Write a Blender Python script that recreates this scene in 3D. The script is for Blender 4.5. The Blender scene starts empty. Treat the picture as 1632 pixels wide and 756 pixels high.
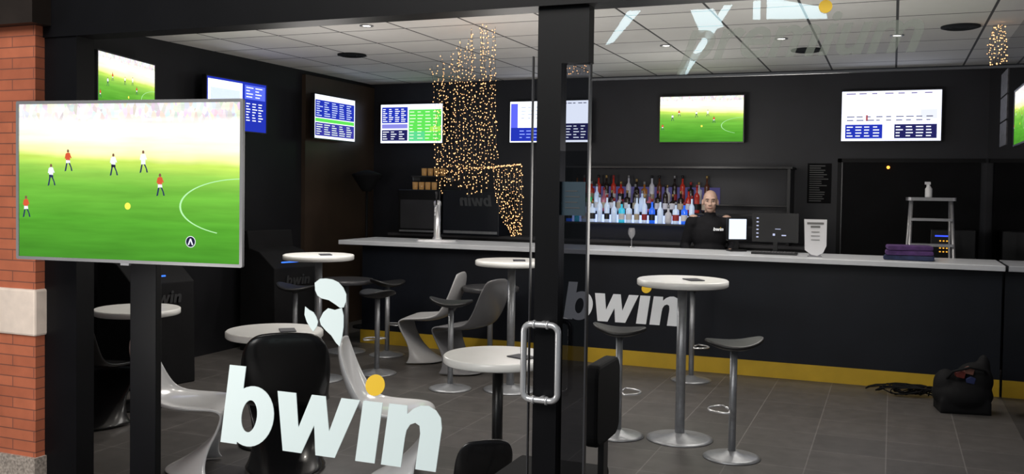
import bpy, bmesh, math, random
from mathutils import Vector, Matrix
random.seed(4)
S=bpy.context.scene
COL=S.collection
S.view_settings.view_transform='Standard'
R=math.radians

# ---------------------------------------------------------------- materials
def mat(name,col,rough=.5,metal=0,emit=None,es=0,spec=.5,coat=0,alpha=1):
    m=bpy.data.materials.new(name); m.use_nodes=True
    b=m.node_tree.nodes['Principled BSDF']
    b.inputs['Base Color'].default_value=(*col,1)
    b.inputs['Roughness'].default_value=rough
    b.inputs['Metallic'].default_value=metal
    b.inputs['Specular IOR Level'].default_value=spec
    b.inputs['Coat Weight'].default_value=coat
    b.inputs['Alpha'].default_value=alpha
    if emit:
        b.inputs['Emission Color'].default_value=(*emit,1)
        b.inputs['Emission Strength'].default_value=es
    return m
def noisy(m,scale=8,amt=.25,bump=0):
    nt=m.node_tree; b=nt.nodes['Principled BSDF']
    c=tuple(b.inputs['Base Color'].default_value)
    tc=nt.nodes.new('ShaderNodeTexCoord'); n=nt.nodes.new('ShaderNodeTexNoise')
    n.inputs['Scale'].default_value=scale; n.inputs['Detail'].default_value=4
    r=nt.nodes.new('ShaderNodeValToRGB')
    r.color_ramp.elements[0].position=.3; r.color_ramp.elements[1].position=.7
    r.color_ramp.elements[0].color=(*[x*(1-amt) for x in c[:3]],1)
    r.color_ramp.elements[1].color=(*[min(1,x*(1+amt)) for x in c[:3]],1)
    nt.links.new(tc.outputs['Object'],n.inputs['Vector']); nt.links.new(n.outputs['Fac'],r.inputs['Fac'])
    nt.links.new(r.outputs['Color'],b.inputs['Base Color'])
    return m
_E={}
def E(r,g,b,s=1.0):
    k=(r,g,b,s)
    if k not in _E:
        m=bpy.data.materials.new('screen_glow'); m.use_nodes=True
        nt=m.node_tree; nt.nodes.clear()
        e=nt.nodes.new('ShaderNodeEmission'); o=nt.nodes.new('ShaderNodeOutputMaterial')
        e.inputs['Color'].default_value=(r,g,b,1); e.inputs['Strength'].default_value=s
        nt.links.new(e.outputs[0],o.inputs[0]); _E[k]=m
    return _E[k]
def brickmat(name,c1,c2,mortar,bw,bh,ms,rough,axes='xy',offset=0.5,bump=.3,spec=.5,noise=.0):
    m=mat(name,c1,rough,spec=spec); nt=m.node_tree; b=nt.nodes['Principled BSDF']
    tc=nt.nodes.new('ShaderNodeTexCoord'); sp=nt.nodes.new('ShaderNodeSeparateXYZ'); cb=nt.nodes.new('ShaderNodeCombineXYZ')
    nt.links.new(tc.outputs['Object'],sp.inputs[0])
    d={'x':0,'y':1,'z':2}
    if axes=='xyz_brick':
        ad=nt.nodes.new('ShaderNodeMath'); ad.operation='ADD'
        nt.links.new(sp.outputs[0],ad.inputs[0]); nt.links.new(sp.outputs[1],ad.inputs[1])
        nt.links.new(ad.outputs[0],cb.inputs[0]); nt.links.new(sp.outputs[2],cb.inputs[1])
    else:
        nt.links.new(sp.outputs[d[axes[0]]],cb.inputs[0]); nt.links.new(sp.outputs[d[axes[1]]],cb.inputs[1])
    t=nt.nodes.new('ShaderNodeTexBrick'); t.offset=offset
    t.inputs['Scale'].default_value=1; t.inputs['Brick Width'].default_value=bw; t.inputs['Row Height'].default_value=bh
    t.inputs['Mortar Size'].default_value=ms; t.inputs['Mortar Smooth'].default_value=.3
    t.inputs['Color1'].default_value=(*c1,1); t.inputs['Color2'].default_value=(*c2,1); t.inputs['Mortar'].default_value=(*mortar,1)
    nt.links.new(cb.outputs[0],t.inputs['Vector'])
    out=t.outputs['Color']
    if noise:
        n=nt.nodes.new('ShaderNodeTexNoise'); n.inputs['Scale'].default_value=9; n.inputs['Detail'].default_value=6
        nt.links.new(tc.outputs['Object'],n.inputs['Vector'])
        mx=nt.nodes.new('ShaderNodeMixRGB'); mx.blend_type='OVERLAY'; mx.inputs[0].default_value=noise
        nt.links.new(out,mx.inputs[1]); nt.links.new(n.outputs['Fac'],mx.inputs[2]); out=mx.outputs[0]
    nt.links.new(out,b.inputs['Base Color'])
    if bump:
        bp=nt.nodes.new('ShaderNodeBump'); bp.inputs['Strength'].default_value=bump; bp.inputs['Distance'].default_value=.004; bp.invert=True
        nt.links.new(t.outputs['Fac'],bp.inputs['Height']); nt.links.new(bp.outputs[0],b.inputs['Normal'])
    return m
def glassmat(name,tint,ior=1.45):
    m=bpy.data.materials.new(name); m.use_nodes=True; nt=m.node_tree; nt.nodes.clear()
    o=nt.nodes.new('ShaderNodeOutputMaterial'); mx=nt.nodes.new('ShaderNodeMixShader')
    t=nt.nodes.new('ShaderNodeBsdfTransparent'); g=nt.nodes.new('ShaderNodeBsdfGlossy'); f=nt.nodes.new('ShaderNodeFresnel')
    t.inputs[0].default_value=(*tint,1); g.inputs['Roughness'].default_value=.01; g.inputs[0].default_value=(1,1,1,1)
    f.inputs['IOR'].default_value=ior
    nt.links.new(f.outputs[0],mx.inputs[0]); nt.links.new(t.outputs[0],mx.inputs[1]); nt.links.new(g.outputs[0],mx.inputs[2])
    nt.links.new(mx.outputs[0],o.inputs[0]); return m
def footballmat(name,s=1.15):
    m=bpy.data.materials.new(name); m.use_nodes=True; nt=m.node_tree; nt.nodes.clear()
    L=nt.links.new; N=nt.nodes.new
    o=N('ShaderNodeOutputMaterial'); e=N('ShaderNodeEmission'); e.inputs['Strength'].default_value=s
    tc=N('ShaderNodeTexCoord'); sp=N('ShaderNodeSeparateXYZ'); L(tc.outputs['Generated'],sp.inputs[0])
    ns=N('ShaderNodeTexNoise'); ns.inputs['Scale'].default_value=5; L(tc.outputs['Generated'],ns.inputs['Vector'])
    ma=N('ShaderNodeMath'); ma.operation='MULTIPLY_ADD'; ma.inputs[1].default_value=.05; L(ns.outputs['Fac'],ma.inputs[0]); L(sp.outputs[2],ma.inputs[2])
    xs=N('ShaderNodeMath'); xs.operation='MULTIPLY_ADD'; xs.inputs[1].default_value=.07; L(sp.outputs[0],xs.inputs[0]); L(ma.outputs[0],xs.inputs[2])
    cr=N('ShaderNodeValToRGB'); L(xs.outputs[0],cr.inputs[0]); r=cr.color_ramp
    pts=[(0,(.05,.22,.02)),(.3,(.09,.35,.03)),(.52,(.16,.45,.05)),(.62,(.28,.56,.08)),(.69,(.55,.76,.12)),(.73,(1,1,.42)),(.80,(1,.98,.72)),(.88,(1,.97,.9)),(1,(1,.93,.88))]
    r.elements[0].position=0; r.elements[0].color=(*pts[0][1],1); r.elements[1].position=1; r.elements[1].color=(*pts[-1][1],1)
    for p,c in pts[1:-1]:
        q=r.elements.new(p); q.color=(*c,1)
    mp=N('ShaderNodeMapping'); mp.inputs['Scale'].default_value=(60,1,22); L(tc.outputs['Generated'],mp.inputs[0])
    v=N('ShaderNodeTexVoronoi'); v.inputs['Scale'].default_value=1; L(mp.outputs[0],v.inputs['Vector'])
    gt=N('ShaderNodeMapRange'); gt.inputs[1].default_value=.87; gt.inputs[2].default_value=.92; L(sp.outputs[2],gt.inputs[0])
    hs=N('ShaderNodeHueSaturation'); hs.inputs['Saturation'].default_value=.6; L(v.outputs['Color'],hs.inputs['Color'])
    ml=N('ShaderNodeMath'); ml.operation='MULTIPLY'; ml.inputs[1].default_value=.5; L(gt.outputs[0],ml.inputs[0])
    mx=N('ShaderNodeMixRGB'); L(ml.outputs[0],mx.inputs[0]); L(cr.outputs[0],mx.inputs[1]); L(hs.outputs[0],mx.inputs[2])
    m2=N('ShaderNodeMapping'); m2.inputs['Scale'].default_value=(3,1,22); L(tc.outputs['Generated'],m2.inputs[0])
    n2=N('ShaderNodeTexNoise'); n2.inputs['Scale'].default_value=1; n2.inputs['Detail'].default_value=5; L(m2.outputs[0],n2.inputs['Vector'])
    mr=N('ShaderNodeMapRange'); mr.inputs[3].default_value=.66; mr.inputs[4].default_value=1.34; L(n2.outputs['Fac'],mr.inputs[0])
    m3=N('ShaderNodeMixRGB'); m3.blend_type='MULTIPLY'; m3.inputs[0].default_value=1; L(mx.outputs[0],m3.inputs[1]); L(mr.outputs[0],m3.inputs[2])
    L(m3.outputs[0],e.inputs[0]); L(e.outputs[0],o.inputs[0]); return m

M=dict(
 wall=noisy(mat('charcoal_paint',(.012,.013,.019),.5),3,.2),
 wallL=noisy(mat('charcoal_side_paint',(.010,.010,.012),.5,spec=.3),3,.2),
 mirror=mat('black_mirror_glass',(.16,.16,.18),.03,1),
 wood=noisy(mat('dark_wood',(.046,.030,.020),.4),2,.3),
 barf=noisy(mat('bar_front_laminate',(.009,.011,.017),.42,spec=.35),3,.2),
 yellow=noisy(mat('yellow_laminate',(.62,.40,.03),.4),4,.1),
 yel=mat('yellow_vinyl',(.75,.48,.03),.5,emit=(.8,.5,.03),es=.3),  # vinyl is no lamp, faint emission brightens the dots
 white=noisy(mat('white_laminate',(.84,.84,.82),.25),5,.04),
 topw=noisy(mat('white_stone_edge',(.70,.72,.76),.25),5,.05),
 plastic=noisy(mat('glossy_white_plastic',(.90,.91,.93),.2,coat=.4),3,.02),
 plasticw=noisy(mat('greyish_white_plastic',(.45,.45,.46),.3),3,.05),  # greyer, darker version of the white chair plastic
 plasticb=noisy(mat('glossy_black_plastic',(.010,.010,.011),.25,coat=.2),3,.1),
 seatb=noisy(mat('satin_black_seat',(.010,.010,.011),.45),3,.1),
 plasticg=noisy(mat('grey_plastic',(.18,.18,.19),.25),3,.1),
 chrome=noisy(mat('polished_chrome',(.86,.86,.88),.2,.65),3,.05),
 steel=noisy(mat('brushed_steel',(.34,.35,.37),.38,.6),30,.1),
 alu=noisy(mat('aluminium',(.45,.45,.47),.35,.6),20,.08),
 black=noisy(mat('black_paint',(.008,.008,.009),.35),5,.2),
 blackm=noisy(mat('black_matte',(.006,.006,.007),.8,spec=.2),5,.2),
 darktop=noisy(mat('dark_grey_laminate',(.05,.05,.055),.3),5,.1),
 frame=noisy(mat('black_aluminium_frame',(.003,.003,.004),.45,spec=.2),5,.2),
 lintel=noisy(mat('bronze_lintel',(.022,.016,.013),.5,spec=.25),5,.2),
 silver=noisy(mat('silver_bezel',(.30,.30,.31),.4,.4),5,.05),
 decal=mat('frosted_white_vinyl',(.64,.71,.71),.6,emit=(.56,.70,.70),es=.36),  # emission lifts the window lettering, light put into the vinyl itself
 decalw=mat('white_vinyl',(.85,.86,.88),.6,emit=(.8,.85,.9),es=.14),  # slight glow added so the white letters look lit
 decald=mat('translucent_frosted_vinyl',(.34,.38,.32),.6,alpha=.30),
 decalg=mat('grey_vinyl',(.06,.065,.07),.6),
 decalk=mat('dark_grey_vinyl',(.016,.017,.019),.6),
 stone=noisy(mat('white_stone',(.78,.66,.57),.7),12,.12),
 granite=noisy(mat('speckled_granite',(.36,.31,.27),.6),80,.5),
 paper=noisy(mat('white_paper',(.75,.75,.78),.7),5,.03),
 greyp=noisy(mat('grey_paper',(.12,.12,.13),.6),30,.4),
 ink=mat('dark_ink',(.03,.03,.04),.7),
 inkg=mat('pale_ink',(.16,.16,.16),.7),
 notice=noisy(mat('teal_notice_paper',(.025,.055,.08),.6),5,.05),
 purple=noisy(mat('purple_cloth',(.075,.03,.13),.85),25,.3),
 blue=noisy(mat('dark_blue_cloth',(.02,.03,.08),.85),25,.3),
 shirt=noisy(mat('black_cotton',(.008,.008,.010),.85,spec=.2),20,.2),
 trousers=noisy(mat('black_trousers',(.012,.012,.015),.85),20,.2),
 lips=mat('lips',(.32,.14,.11),.5), eyew=mat('eye_white',(.38,.35,.33),.3), iris=mat('dark_iris',(.02,.012,.01),.3),
 brow=noisy(mat('brown_hair',(.07,.04,.03),.8),50,.2),
 amber=mat('amber_glass',(.4,.22,.08),.15,emit=(1,.55,.2),es=.10),  # warm shelf lighting put into the glass as faint emission
 clear=mat('clear_tumbler',(.25,.25,.27),.08,spec=.8),
 wire=mat('thin_wire',(.03,.02,.012),.6),
 bulb=E(1,.50,.20,3.6), downl=E(1,.93,.82,14), led=E(.45,.55,1,1.6), ledv=E(.25,.22,.60,.22), ledb=E(.05,.2,1,1.5), orange=E(1,.35,.05,3),
)
M['ceil']=brickmat('suspended_ceiling_tiles',(.72,.70,.67),(.65,.63,.61),(.05,.05,.05),.62,.62,.011,.85,'xy',0,.2,noise=.1)
M['floor']=brickmat('grey_floor_tiles',(.088,.081,.077),(.072,.067,.064),(.15,.14,.135),.45,.45,.004,.42,'xy',0,.2,noise=.4)
M['brick']=brickmat('red_brick',(.50,.145,.07),(.42,.115,.055),(.20,.07,.045),.26,.048,.0030,.8,'xyz_brick',.5,.3,noise=.3)
M['glass']=glassmat('clear_shop_glass',(.93,.95,.95))
M['tint']=glassmat('dark_film_glass',(.13,.135,.155))
M['tintu']=glassmat('grey_film_glass',(.45,.46,.50))
M['sky']=E(.70,.93,1,18.0)
M['foot']=footballmat('football_broadcast',1.25)
sk=mat('skin',(.50,.33,.26),.55); nt=sk.node_tree; b=nt.nodes['Principled BSDF']
tc=nt.nodes.new('ShaderNodeTexCoord'); sp=nt.nodes.new('ShaderNodeSeparateXYZ'); nt.links.new(tc.outputs['Object'],sp.inputs[0])
mr=nt.nodes.new('ShaderNodeMapRange'); mr.inputs[1].default_value=1.475; mr.inputs[2].default_value=1.52; nt.links.new(sp.outputs[2],mr.inputs[0])
m1=nt.nodes.new('ShaderNodeMapRange'); m1.inputs[1].default_value=-.03; m1.inputs[2].default_value=-.05; nt.links.new(sp.outputs[1],m1.inputs[0])
m2=nt.nodes.new('ShaderNodeMapRange'); m2.inputs[1].default_value=1.40; m2.inputs[2].default_value=1.44; nt.links.new(sp.outputs[2],m2.inputs[0])
iv=nt.nodes.new('ShaderNodeMath'); iv.operation='SUBTRACT'; iv.inputs[0].default_value=1; nt.links.new(mr.outputs[0],iv.inputs[1])
p1=nt.nodes.new('ShaderNodeMath'); p1.operation='MULTIPLY'; nt.links.new(iv.outputs[0],p1.inputs[0]); nt.links.new(m1.outputs[0],p1.inputs[1])
p2=nt.nodes.new('ShaderNodeMath'); p2.operation='MULTIPLY'; nt.links.new(p1.outputs[0],p2.inputs[0]); nt.links.new(m2.outputs[0],p2.inputs[1])
p3=nt.nodes.new('ShaderNodeMath'); p3.operation='MULTIPLY'; p3.inputs[1].default_value=.32; nt.links.new(p2.outputs[0],p3.inputs[0])
mx=nt.nodes.new('ShaderNodeMixRGB'); mx.inputs[1].default_value=(.50,.33,.26,1); mx.inputs[2].default_value=(.14,.08,.06,1)
nt.links.new(p3.outputs[0],mx.inputs[0]); nt.links.new(mx.outputs[0],b.inputs['Base Color']); M['skin']=sk

# ---------------------------------------------------------------- mesh builder
class MB:
    def __init__(s): s.v=[];s.f=[];s.m=[];s.s=[]
    def add(s,vs,fs,mi=0,sm=False):
        o=len(s.v); s.v+= [tuple(p) for p in vs]
        for f in fs: s.f.append([i+o for i in f]); s.m.append(mi); s.s.append(sm)
        return s
    def box(s,x0,x1,y0,y1,z0,z1,mi=0):
        vs=[(x,y,z) for z in (z0,z1) for y in (y0,y1) for x in (x0,x1)]
        return s.add(vs,[(0,2,3,1),(4,5,7,6),(0,1,5,4),(2,6,7,3),(0,4,6,2),(1,3,7,5)],mi)
    def lathe(s,prof,n=32,c=(0,0,0),mi=0,caps=True,sm=True):
        vs=[];fs=[]
        for r,z in prof:
            for i in range(n):
                a=2*math.pi*i/n; vs.append((c[0]+r*math.cos(a),c[1]+r*math.sin(a),c[2]+z))
        for j in range(len(prof)-1):
            for i in range(n):
                k=(i+1)%n; fs.append((j*n+i,j*n+k,(j+1)*n+k,(j+1)*n+i))
        s.add(vs,fs,mi,sm)
        if caps:
            o=len(s.v)-len(vs)
            s.f.append([o+i for i in range(n)][::-1]);s.m.append(mi);s.s.append(False)
            s.f.append([o+(len(prof)-1)*n+i for i in range(n)]);s.m.append(mi);s.s.append(False)
        return s
    def tube(s,path,r,n=10,closed=False,mi=0):
        P=[Vector(p) for p in path]; L=len(P); vs=[];fs=[]
        rr=r if isinstance(r,(list,tuple)) else [r]*L
        up=None
        for i,p in enumerate(P):
            if closed: d=P[(i+1)%L]-P[i-1]
            else: d=P[min(i+1,L-1)]-P[max(i-1,0)]
            d.normalize()
            if up is None:
                up=Vector((0,0,1)) if abs(d.z)<.9 else Vector((0,1,0))
            a=(up-d*up.dot(d))
            if a.length<1e-4: a=d.orthogonal()
            a.normalize(); up=a; bb=d.cross(a)
            for k in range(n):
                t=2*math.pi*k/n; vs.append(p+(a*math.cos(t)+bb*math.sin(t))*rr[i])
        for i in range(L if closed else L-1):
            for k in range(n):
                i2=(i+1)%L; fs.append((i*n+k,i*n+(k+1)%n,i2*n+(k+1)%n,i2*n+k))
        if not closed: fs.append(tuple(range(n))[::-1]); fs.append(tuple((L-1)*n+k for k in range(n)))
        return s.add(vs,fs,mi,True)
    def ball(s,c,r,n=12,m=8,mi=0,rot=None):
        if not isinstance(r,(tuple,list)): r=(r,r,r)
        vs=[(0,0,-1)];fs=[]
        for j in range(1,m):
            t=math.pi*j/m-math.pi/2
            for i in range(n):
                a=2*math.pi*i/n; vs.append((math.cos(t)*math.cos(a),math.cos(t)*math.sin(a),math.sin(t)))
        vs.append((0,0,1)); T=len(vs)-1
        for i in range(n):
            k=(i+1)%n; fs.append((0,1+k,1+i)); fs.append((T,T-n+i,T-n+k))
            for j in range(m-2): fs.append((1+j*n+i,1+j*n+k,1+(j+1)*n+k,1+(j+1)*n+i))
        out=[]
        for v in vs:
            q=Vector((v[0]*r[0],v[1]*r[1],v[2]*r[2]))
            if rot: q=rot@q
            out.append(q+Vector(c))
        return s.add(out,fs,mi,True)
    def prism(s,poly,y0,y1,mi=0,fn=None):
        n=len(poly); fn=fn or (lambda x,y,z:(x,y,z))
        vs=[fn(x,y0,z) for x,z in poly]+[fn(x,y1,z) for x,z in poly]
        fs=[tuple(range(n)),tuple(range(n,2*n))[::-1]]+[(i,i+n,(i+1)%n+n,(i+1)%n) for i in range(n)]
        return s.add(vs,fs,mi)
def rrect(w,h,r,n=6,cx=0,cz=0):
    out=[]
    for (sx,sz,a0) in ((1,1,0),(-1,1,90),(-1,-1,180),(1,-1,270)):
        for i in range(n+1):
            a=R(a0+90*i/n); out.append((cx+sx*(w/2-r)+r*math.cos(a),cz+sz*(h/2-r)+r*math.sin(a)))
    return out
def make(name,mb,mats,parent=None,loc=(0,0,0),rot=0,bevel=0,sub=0,label=None,mesh=None,fixn=True):
    me=bpy.data.meshes.new(name); me.from_pydata(mb.v,[],mb.f)
    for m in (mats if isinstance(mats,(list,tuple)) else [mats]): me.materials.append(m)
    for p,mi,sm in zip(me.polygons,mb.m,mb.s): p.material_index=mi; p.use_smooth=sm
    if fixn:
        bm=bmesh.new(); bm.from_mesh(me); bmesh.ops.recalc_face_normals(bm,faces=bm.faces); bm.to_mesh(me); bm.free()
    me.update()
    o=bpy.data.objects.new(name,me); COL.objects.link(o)
    o.location=loc; o.rotation_euler=(0,0,rot)
    if parent: o.parent=parent
    if bevel:
        b=o.modifiers.new('bevel','BEVEL'); b.width=bevel; b.segments=2; b.limit_method='ANGLE'
    if sub:
        b=o.modifiers.new('sub','SUBSURF'); b.levels=sub; b.render_levels=sub
    if label: o['label']=label
    return o
def thing(name,loc,rot,label,cat,group=None):
    o=bpy.data.objects.new(name,None); COL.objects.link(o); o.location=loc; o.rotation_euler=(0,0,rot); o.empty_display_size=.1
    tag(o,label,cat,group); return o
def tag(o,label,cat,group=None):
    o['label']=label; o['category']=cat
    if group: o['group']=group
    return o
def struct(o,label=None,cat=None):
    o['kind']='structure'
    if label: o['label']=label
    if cat: o['category']=cat
    return o
def dup(root,loc,rot,label=None):
    n=root.copy(); COL.objects.link(n); n.location=loc; n.rotation_euler=(0,0,rot)
    if label: n['label']=label
    def rec(src,dst):
        for c in src.children:
            k=c.copy(); COL.objects.link(k); k.parent=dst; rec(c,k)
    rec(root,n); return n

# ---------------------------------------------------------------- lettering
W_=[(0,1),(.37,1),(.50,.42),(.68,1),(.95,1),(1.1,.42),(1.25,1),(1.6,1),(1.27,0),(.9,0),(.80,.5),(.62,0),(.25,0)]
N_=[(0,0),(0,1),(.33,1),(.345,.86),(.44,.96),(.56,1.02),(.70,1.03),(.84,.97),(.94,.86),(.98,.70),(.98,0),(.62,0),(.62,.58),(.59,.70),(.51,.74),(.42,.70),(.37,.60),(.36,.48),(.36,0)]
def word_parts(parent,s,m,md,shear=.14,mirror=False,th=.003):
    def fn(off):
        def g(x,y,z):
            X=(x+off+shear*z)*s
            if mirror: X=4.2*s-X
            return (X,y,z*s)
        return g
    b=MB(); f=fn(0)
    b.prism([(0,0),(.34,0),(.34,1.36),(0,1.36)],-th,0,0,f)
    n=36; vs=[];fs=[]
    for y in (-th*1.05,0):
        for (rx,rz,cx) in ((.47,.525,.56),(.16,.28,.53)):
            for i in range(n):
                a=2*math.pi*i/n; vs.append(f(cx+rx*math.cos(a),y,.51+rz*math.sin(a)))
    for i in range(n):
        k=(i+1)%n
        fs+=[(i,k,n+k,n+i),(2*n+i,2*n+k,3*n+k,3*n+i),(i,k,2*n+k,2*n+i),(n+i,n+k,3*n+k,3*n+i)]
    b.add(vs,fs); make('letter',b,m,parent)
    make('letter',MB().prism(W_,-th,0,0,fn(1.04)),m,parent)
    make('letter',MB().prism([(0,0),(.36,0),(.36,1),(0,1)],-th,0,0,fn(2.70)),m,parent)
    make('letter',MB().prism(N_,-th,0,0,fn(3.18)),m,parent)
    dt=[(.18+.175*math.cos(2*math.pi*i/28),1.27+.175*math.sin(2*math.pi*i/28)) for i in range(28)]
    make('dot',MB().prism(dt,-th,0,0,fn(2.70)),md,parent)
def text_mesh(txt,size,m,parent,loc,rotz=0,shear=0,bold=0,name='lettering'):
    c=bpy.data.curves.new('t','FONT'); c.body=txt; c.size=size; c.shear=shear; c.offset=bold; c.extrude=.001; c.align_x='CENTER'
    o=bpy.data.objects.new('t',c); COL.objects.link(o)
    dg=bpy.context.evaluated_depsgraph_get(); me=bpy.data.meshes.new_from_object(o.evaluated_get(dg))
    bpy.data.objects.remove(o); me.transform(Matrix.Rotation(R(90),4,'X')); me.materials.clear(); me.materials.append(m)
    q=bpy.data.objects.new(name,me); COL.objects.link(q); q.location=loc; q.rotation_euler=(0,0,rotz); q.parent=parent; return q

# ---------------------------------------------------------------- room shell
XL,XR,YF,YB,ZC=-6.15,.86,3.2,10.4,2.95
def sbox(name,x0,x1,y0,y1,z0,z1,m,label,cat='wall'):
    o=make(name,MB().box(x0,x1,y0,y1,z0,z1),m); struct(o,label,cat); return o
sbox('floor',-8,4,-2,11,-.1,0,M['floor'],'dark grey ceramic tile floor with fine pale joints','floor')
sbox('ceiling',XL-.1,XR+.1,YF+.06,YB+.1,ZC,ZC+.1,M['ceil'],'pale grey suspended tile ceiling','ceiling')
sbox('wall_left',XL-.12,XL,YF,YB+.1,0,ZC,M['wallL'],'matte charcoal painted side wall')
sbox('wall_back',XL,XR+.1,YB,YB+.12,0,ZC,M['wall'],'matte blue-black painted wall behind the bar')
sbox('wall_right',XR,XR+.1,YF+.06,YB,0,ZC,M['mirror'],'glossy black mirror-like side wall')
sbox('trim_1',XL,XL+.05,8.9,YB,0,2.9,M['wood'],'dark brown wood cladding panel','trim')
o=make('trim_2',MB().box(-3.6,XR+.3,YF-.06,YF+.06,2.30,3.2),M['frame']); struct(o,'black header panel above the shop glass','trim')
o=make('trim_3',MB().box(-3.62,-3.36,YF-.05,YF+.05,0,2.3),M['frame']); struct(o,'black vertical window jamb','trim')
def gl(x0,x1,y,z0,z1): return MB().add([(x0,y,z0),(x1,y,z0),(x1,y,z1),(x0,y,z1)],[(0,1,2,3)])
o=make('window_1',gl(-1.0,XR+.3,YF,2.045,2.3),M['glass']); struct(o,'clear upper glass pane carrying faint lettering','window')
make('glass_edge',MB().box(-1.0,XR+.3,YF-.004,YF+.004,2.038,2.045),M['darktop'],o,label='thin grey glass edge')
d=make('door_1',MB().box(-1.19,-1.10,YF-.03,YF+.03,0,2.3).box(-1.10,-1.0,YF-.03,YF+.03,2.10,2.3),M['frame']); struct(d,'black framed glass shop door','door')
make('glass_pane',gl(-1.10,-1.0,YF,0,1.79),M['tint'],d,label='dark filmed door glass')
make('glass_pane',gl(-1.10,-1.0,YF,1.79,2.10),M['tintu'],d,label='grey upper door glass')
make('glass_edge',MB().box(-1.004,-.998,YF-.012,YF+.012,0,2.1).box(-1.215,-1.211,YF-.02,YF-.005,0,2.13),M['darktop'],d,label='grey glass edge profile')
h=MB(); path=[(x,-.07,z) for x,z in rrect(.130,.270,.028,6,-1.147,1.035)]
h.tube([(p[0],YF+p[1],p[2]) for p in path],.0115,12,True)
h.tube([(-1.147,YF-.07,1.170),(-1.147,YF-.02,1.170)],.011,12).tube([(-1.147,YF-.07,.900),(-1.147,YF-.02,.900)],.011,12)
for xx in (-1.172,-1.122):
    for zz in (1.170,.900): h.tube([(xx-.004,YF-.07,zz),(xx+.004,YF-.07,zz)],.0155,14)
make('handle',h,M['chrome'],d,label='polished chrome rounded rectangular pull handle')
bp=thing('wall_front',(-4.05,3.2,0),0,'red brick pillar with white stone band and granite base','pillar'); bp['kind']='structure'
make('masonry',MB().box(-1.2,.5,-.1,.04,.41,.96).box(-1.2,.5,-.1,.04,1.17,2.35),M['brick'],bp,label='red brick courses')
make('stone_band',MB().box(-1.2,.512,-.115,.04,.96,1.17),M['stone'],bp,bevel=.01,label='off-white stone band')
make('plinth',MB().box(-1.2,.512,-.115,.04,0,.41),M['granite'],bp,label='speckled granite plinth')
make('lintel',MB().box(-1.2,.55,-.16,.04,2.35,3.2),M['lintel'],bp,label='dark brown-grey metal lintel')
w=thing('window_lettering',(-2.60,YF-.004,.568),0,'large frosted white italic lettering with yellow dot on glass','sign')
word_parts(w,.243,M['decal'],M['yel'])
w=thing('window_lettering',(-.31,YF-.004,2.10),0,'faint pale italic lettering with yellow dot on upper glass','sign')
text_mesh('premium',.205,M['decald'],w,(0,0,0),shear=.35,bold=.004,name='letters')
make('dot',MB().prism([(.095+.021*math.cos(i*.3142),.152+.021*math.sin(i*.3142)) for i in range(20)],-.004,0),M['yel'],w)
w=thing('window_decal',(-2.165,YF-.004,1.125),0,'white curved leaf-shaped patches on the window','patch')  # flat white leaf shapes set at the window plane
leafs=[[(503,448),(512,441),(522,440),(533,441),(543,445),(551,453),(556,463),(556,474),(552,484),(546,485),(538,480),(527,474),(515,472),(508,468),(504,460)],
       [(487,487),(494,492),(501,495),(506,502),(509,510),(507,518),(501,526),(496,520),(490,511),(486,500)],
       [(512,506),(518,494),(526,487),(537,489),(549,485),(552,497),(552,515),(550,530),(546,546),(540,541),(532,530),(522,522),(514,514)]]
for pl in leafs:
    make('leaf',MB().prism([((x-525)*.00277+.087,(480-y)*.00252+.058) for x,y in pl],-.003,0),M['decal'],w)

for (i,poly) in enumerate(([(-5.45,4.6),(-5.3,4.65),(-4.75,5.25),(-5.0,5.25)],[(-3.95,3.95),(-3.8,3.95),(-2.95,5.25),(-3.1,5.25)],[(-3.55,4.75),(-3.1,4.85),(-3.3,5.2),(-3.75,5.2)],[(-2.55,4.95),(-2.42,4.95),(-2.42,5.3),(-2.55,5.3)],[(-2.3,4.95),(-1.2,4.9),(-1.25,5.1),(-2.3,5.35)])):
    o=make('window_%d'%(i+2),MB().prism(poly,-12.05,-12),M['sky']); struct(o,'bright clerestory window across the concourse','window')

def downlight():
    o=thing('downlight',(0,0,ZC),0,'small round recessed ceiling downlight with steel rim','light','ceiling downlights')
    make('rim',MB().lathe([(.055,0),(.055,-.008),(.035,-.008),(.035,-.002)],24,caps=False),M['silver'],o)
    make('lamp',MB().lathe([(.034,-.003),(.0005,-.003)],24,caps=False),M['downl'],o)
    return o
dl=downlight(); pts=[(-4.35,6.1),(-3.95,6.6),(-4.9,8.1),(-1.9,8.3),(-.9,8.2),(-5.4,5.6),(.0,8.3),(-2.9,9.2),(-.5,6.2),(-2.2,5.6)]
dl.location=(*pts[0],ZC)
for p in pts[1:]: dup(dl,(*p,ZC),0)
def vent():
    o=thing('ceiling_vent',(0,0,ZC),0,'dark round ceiling ventilation diffuser','vent','ceiling vents')
    make('diffuser',MB().lathe([(.14,0),(.14,-.012),(.11,-.02),(.10,-.006),(.07,-.018),(.06,-.006),(.001,-.015)],32,caps=False),M['blackm'],o)
    return o
v=vent(); v.location=(-.75,8.9,ZC); dup(v,(.45,8.0,ZC),0); dup(v,(-4.95,8.0,ZC),0); dup(v,(.25,6.5,ZC),0)

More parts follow.
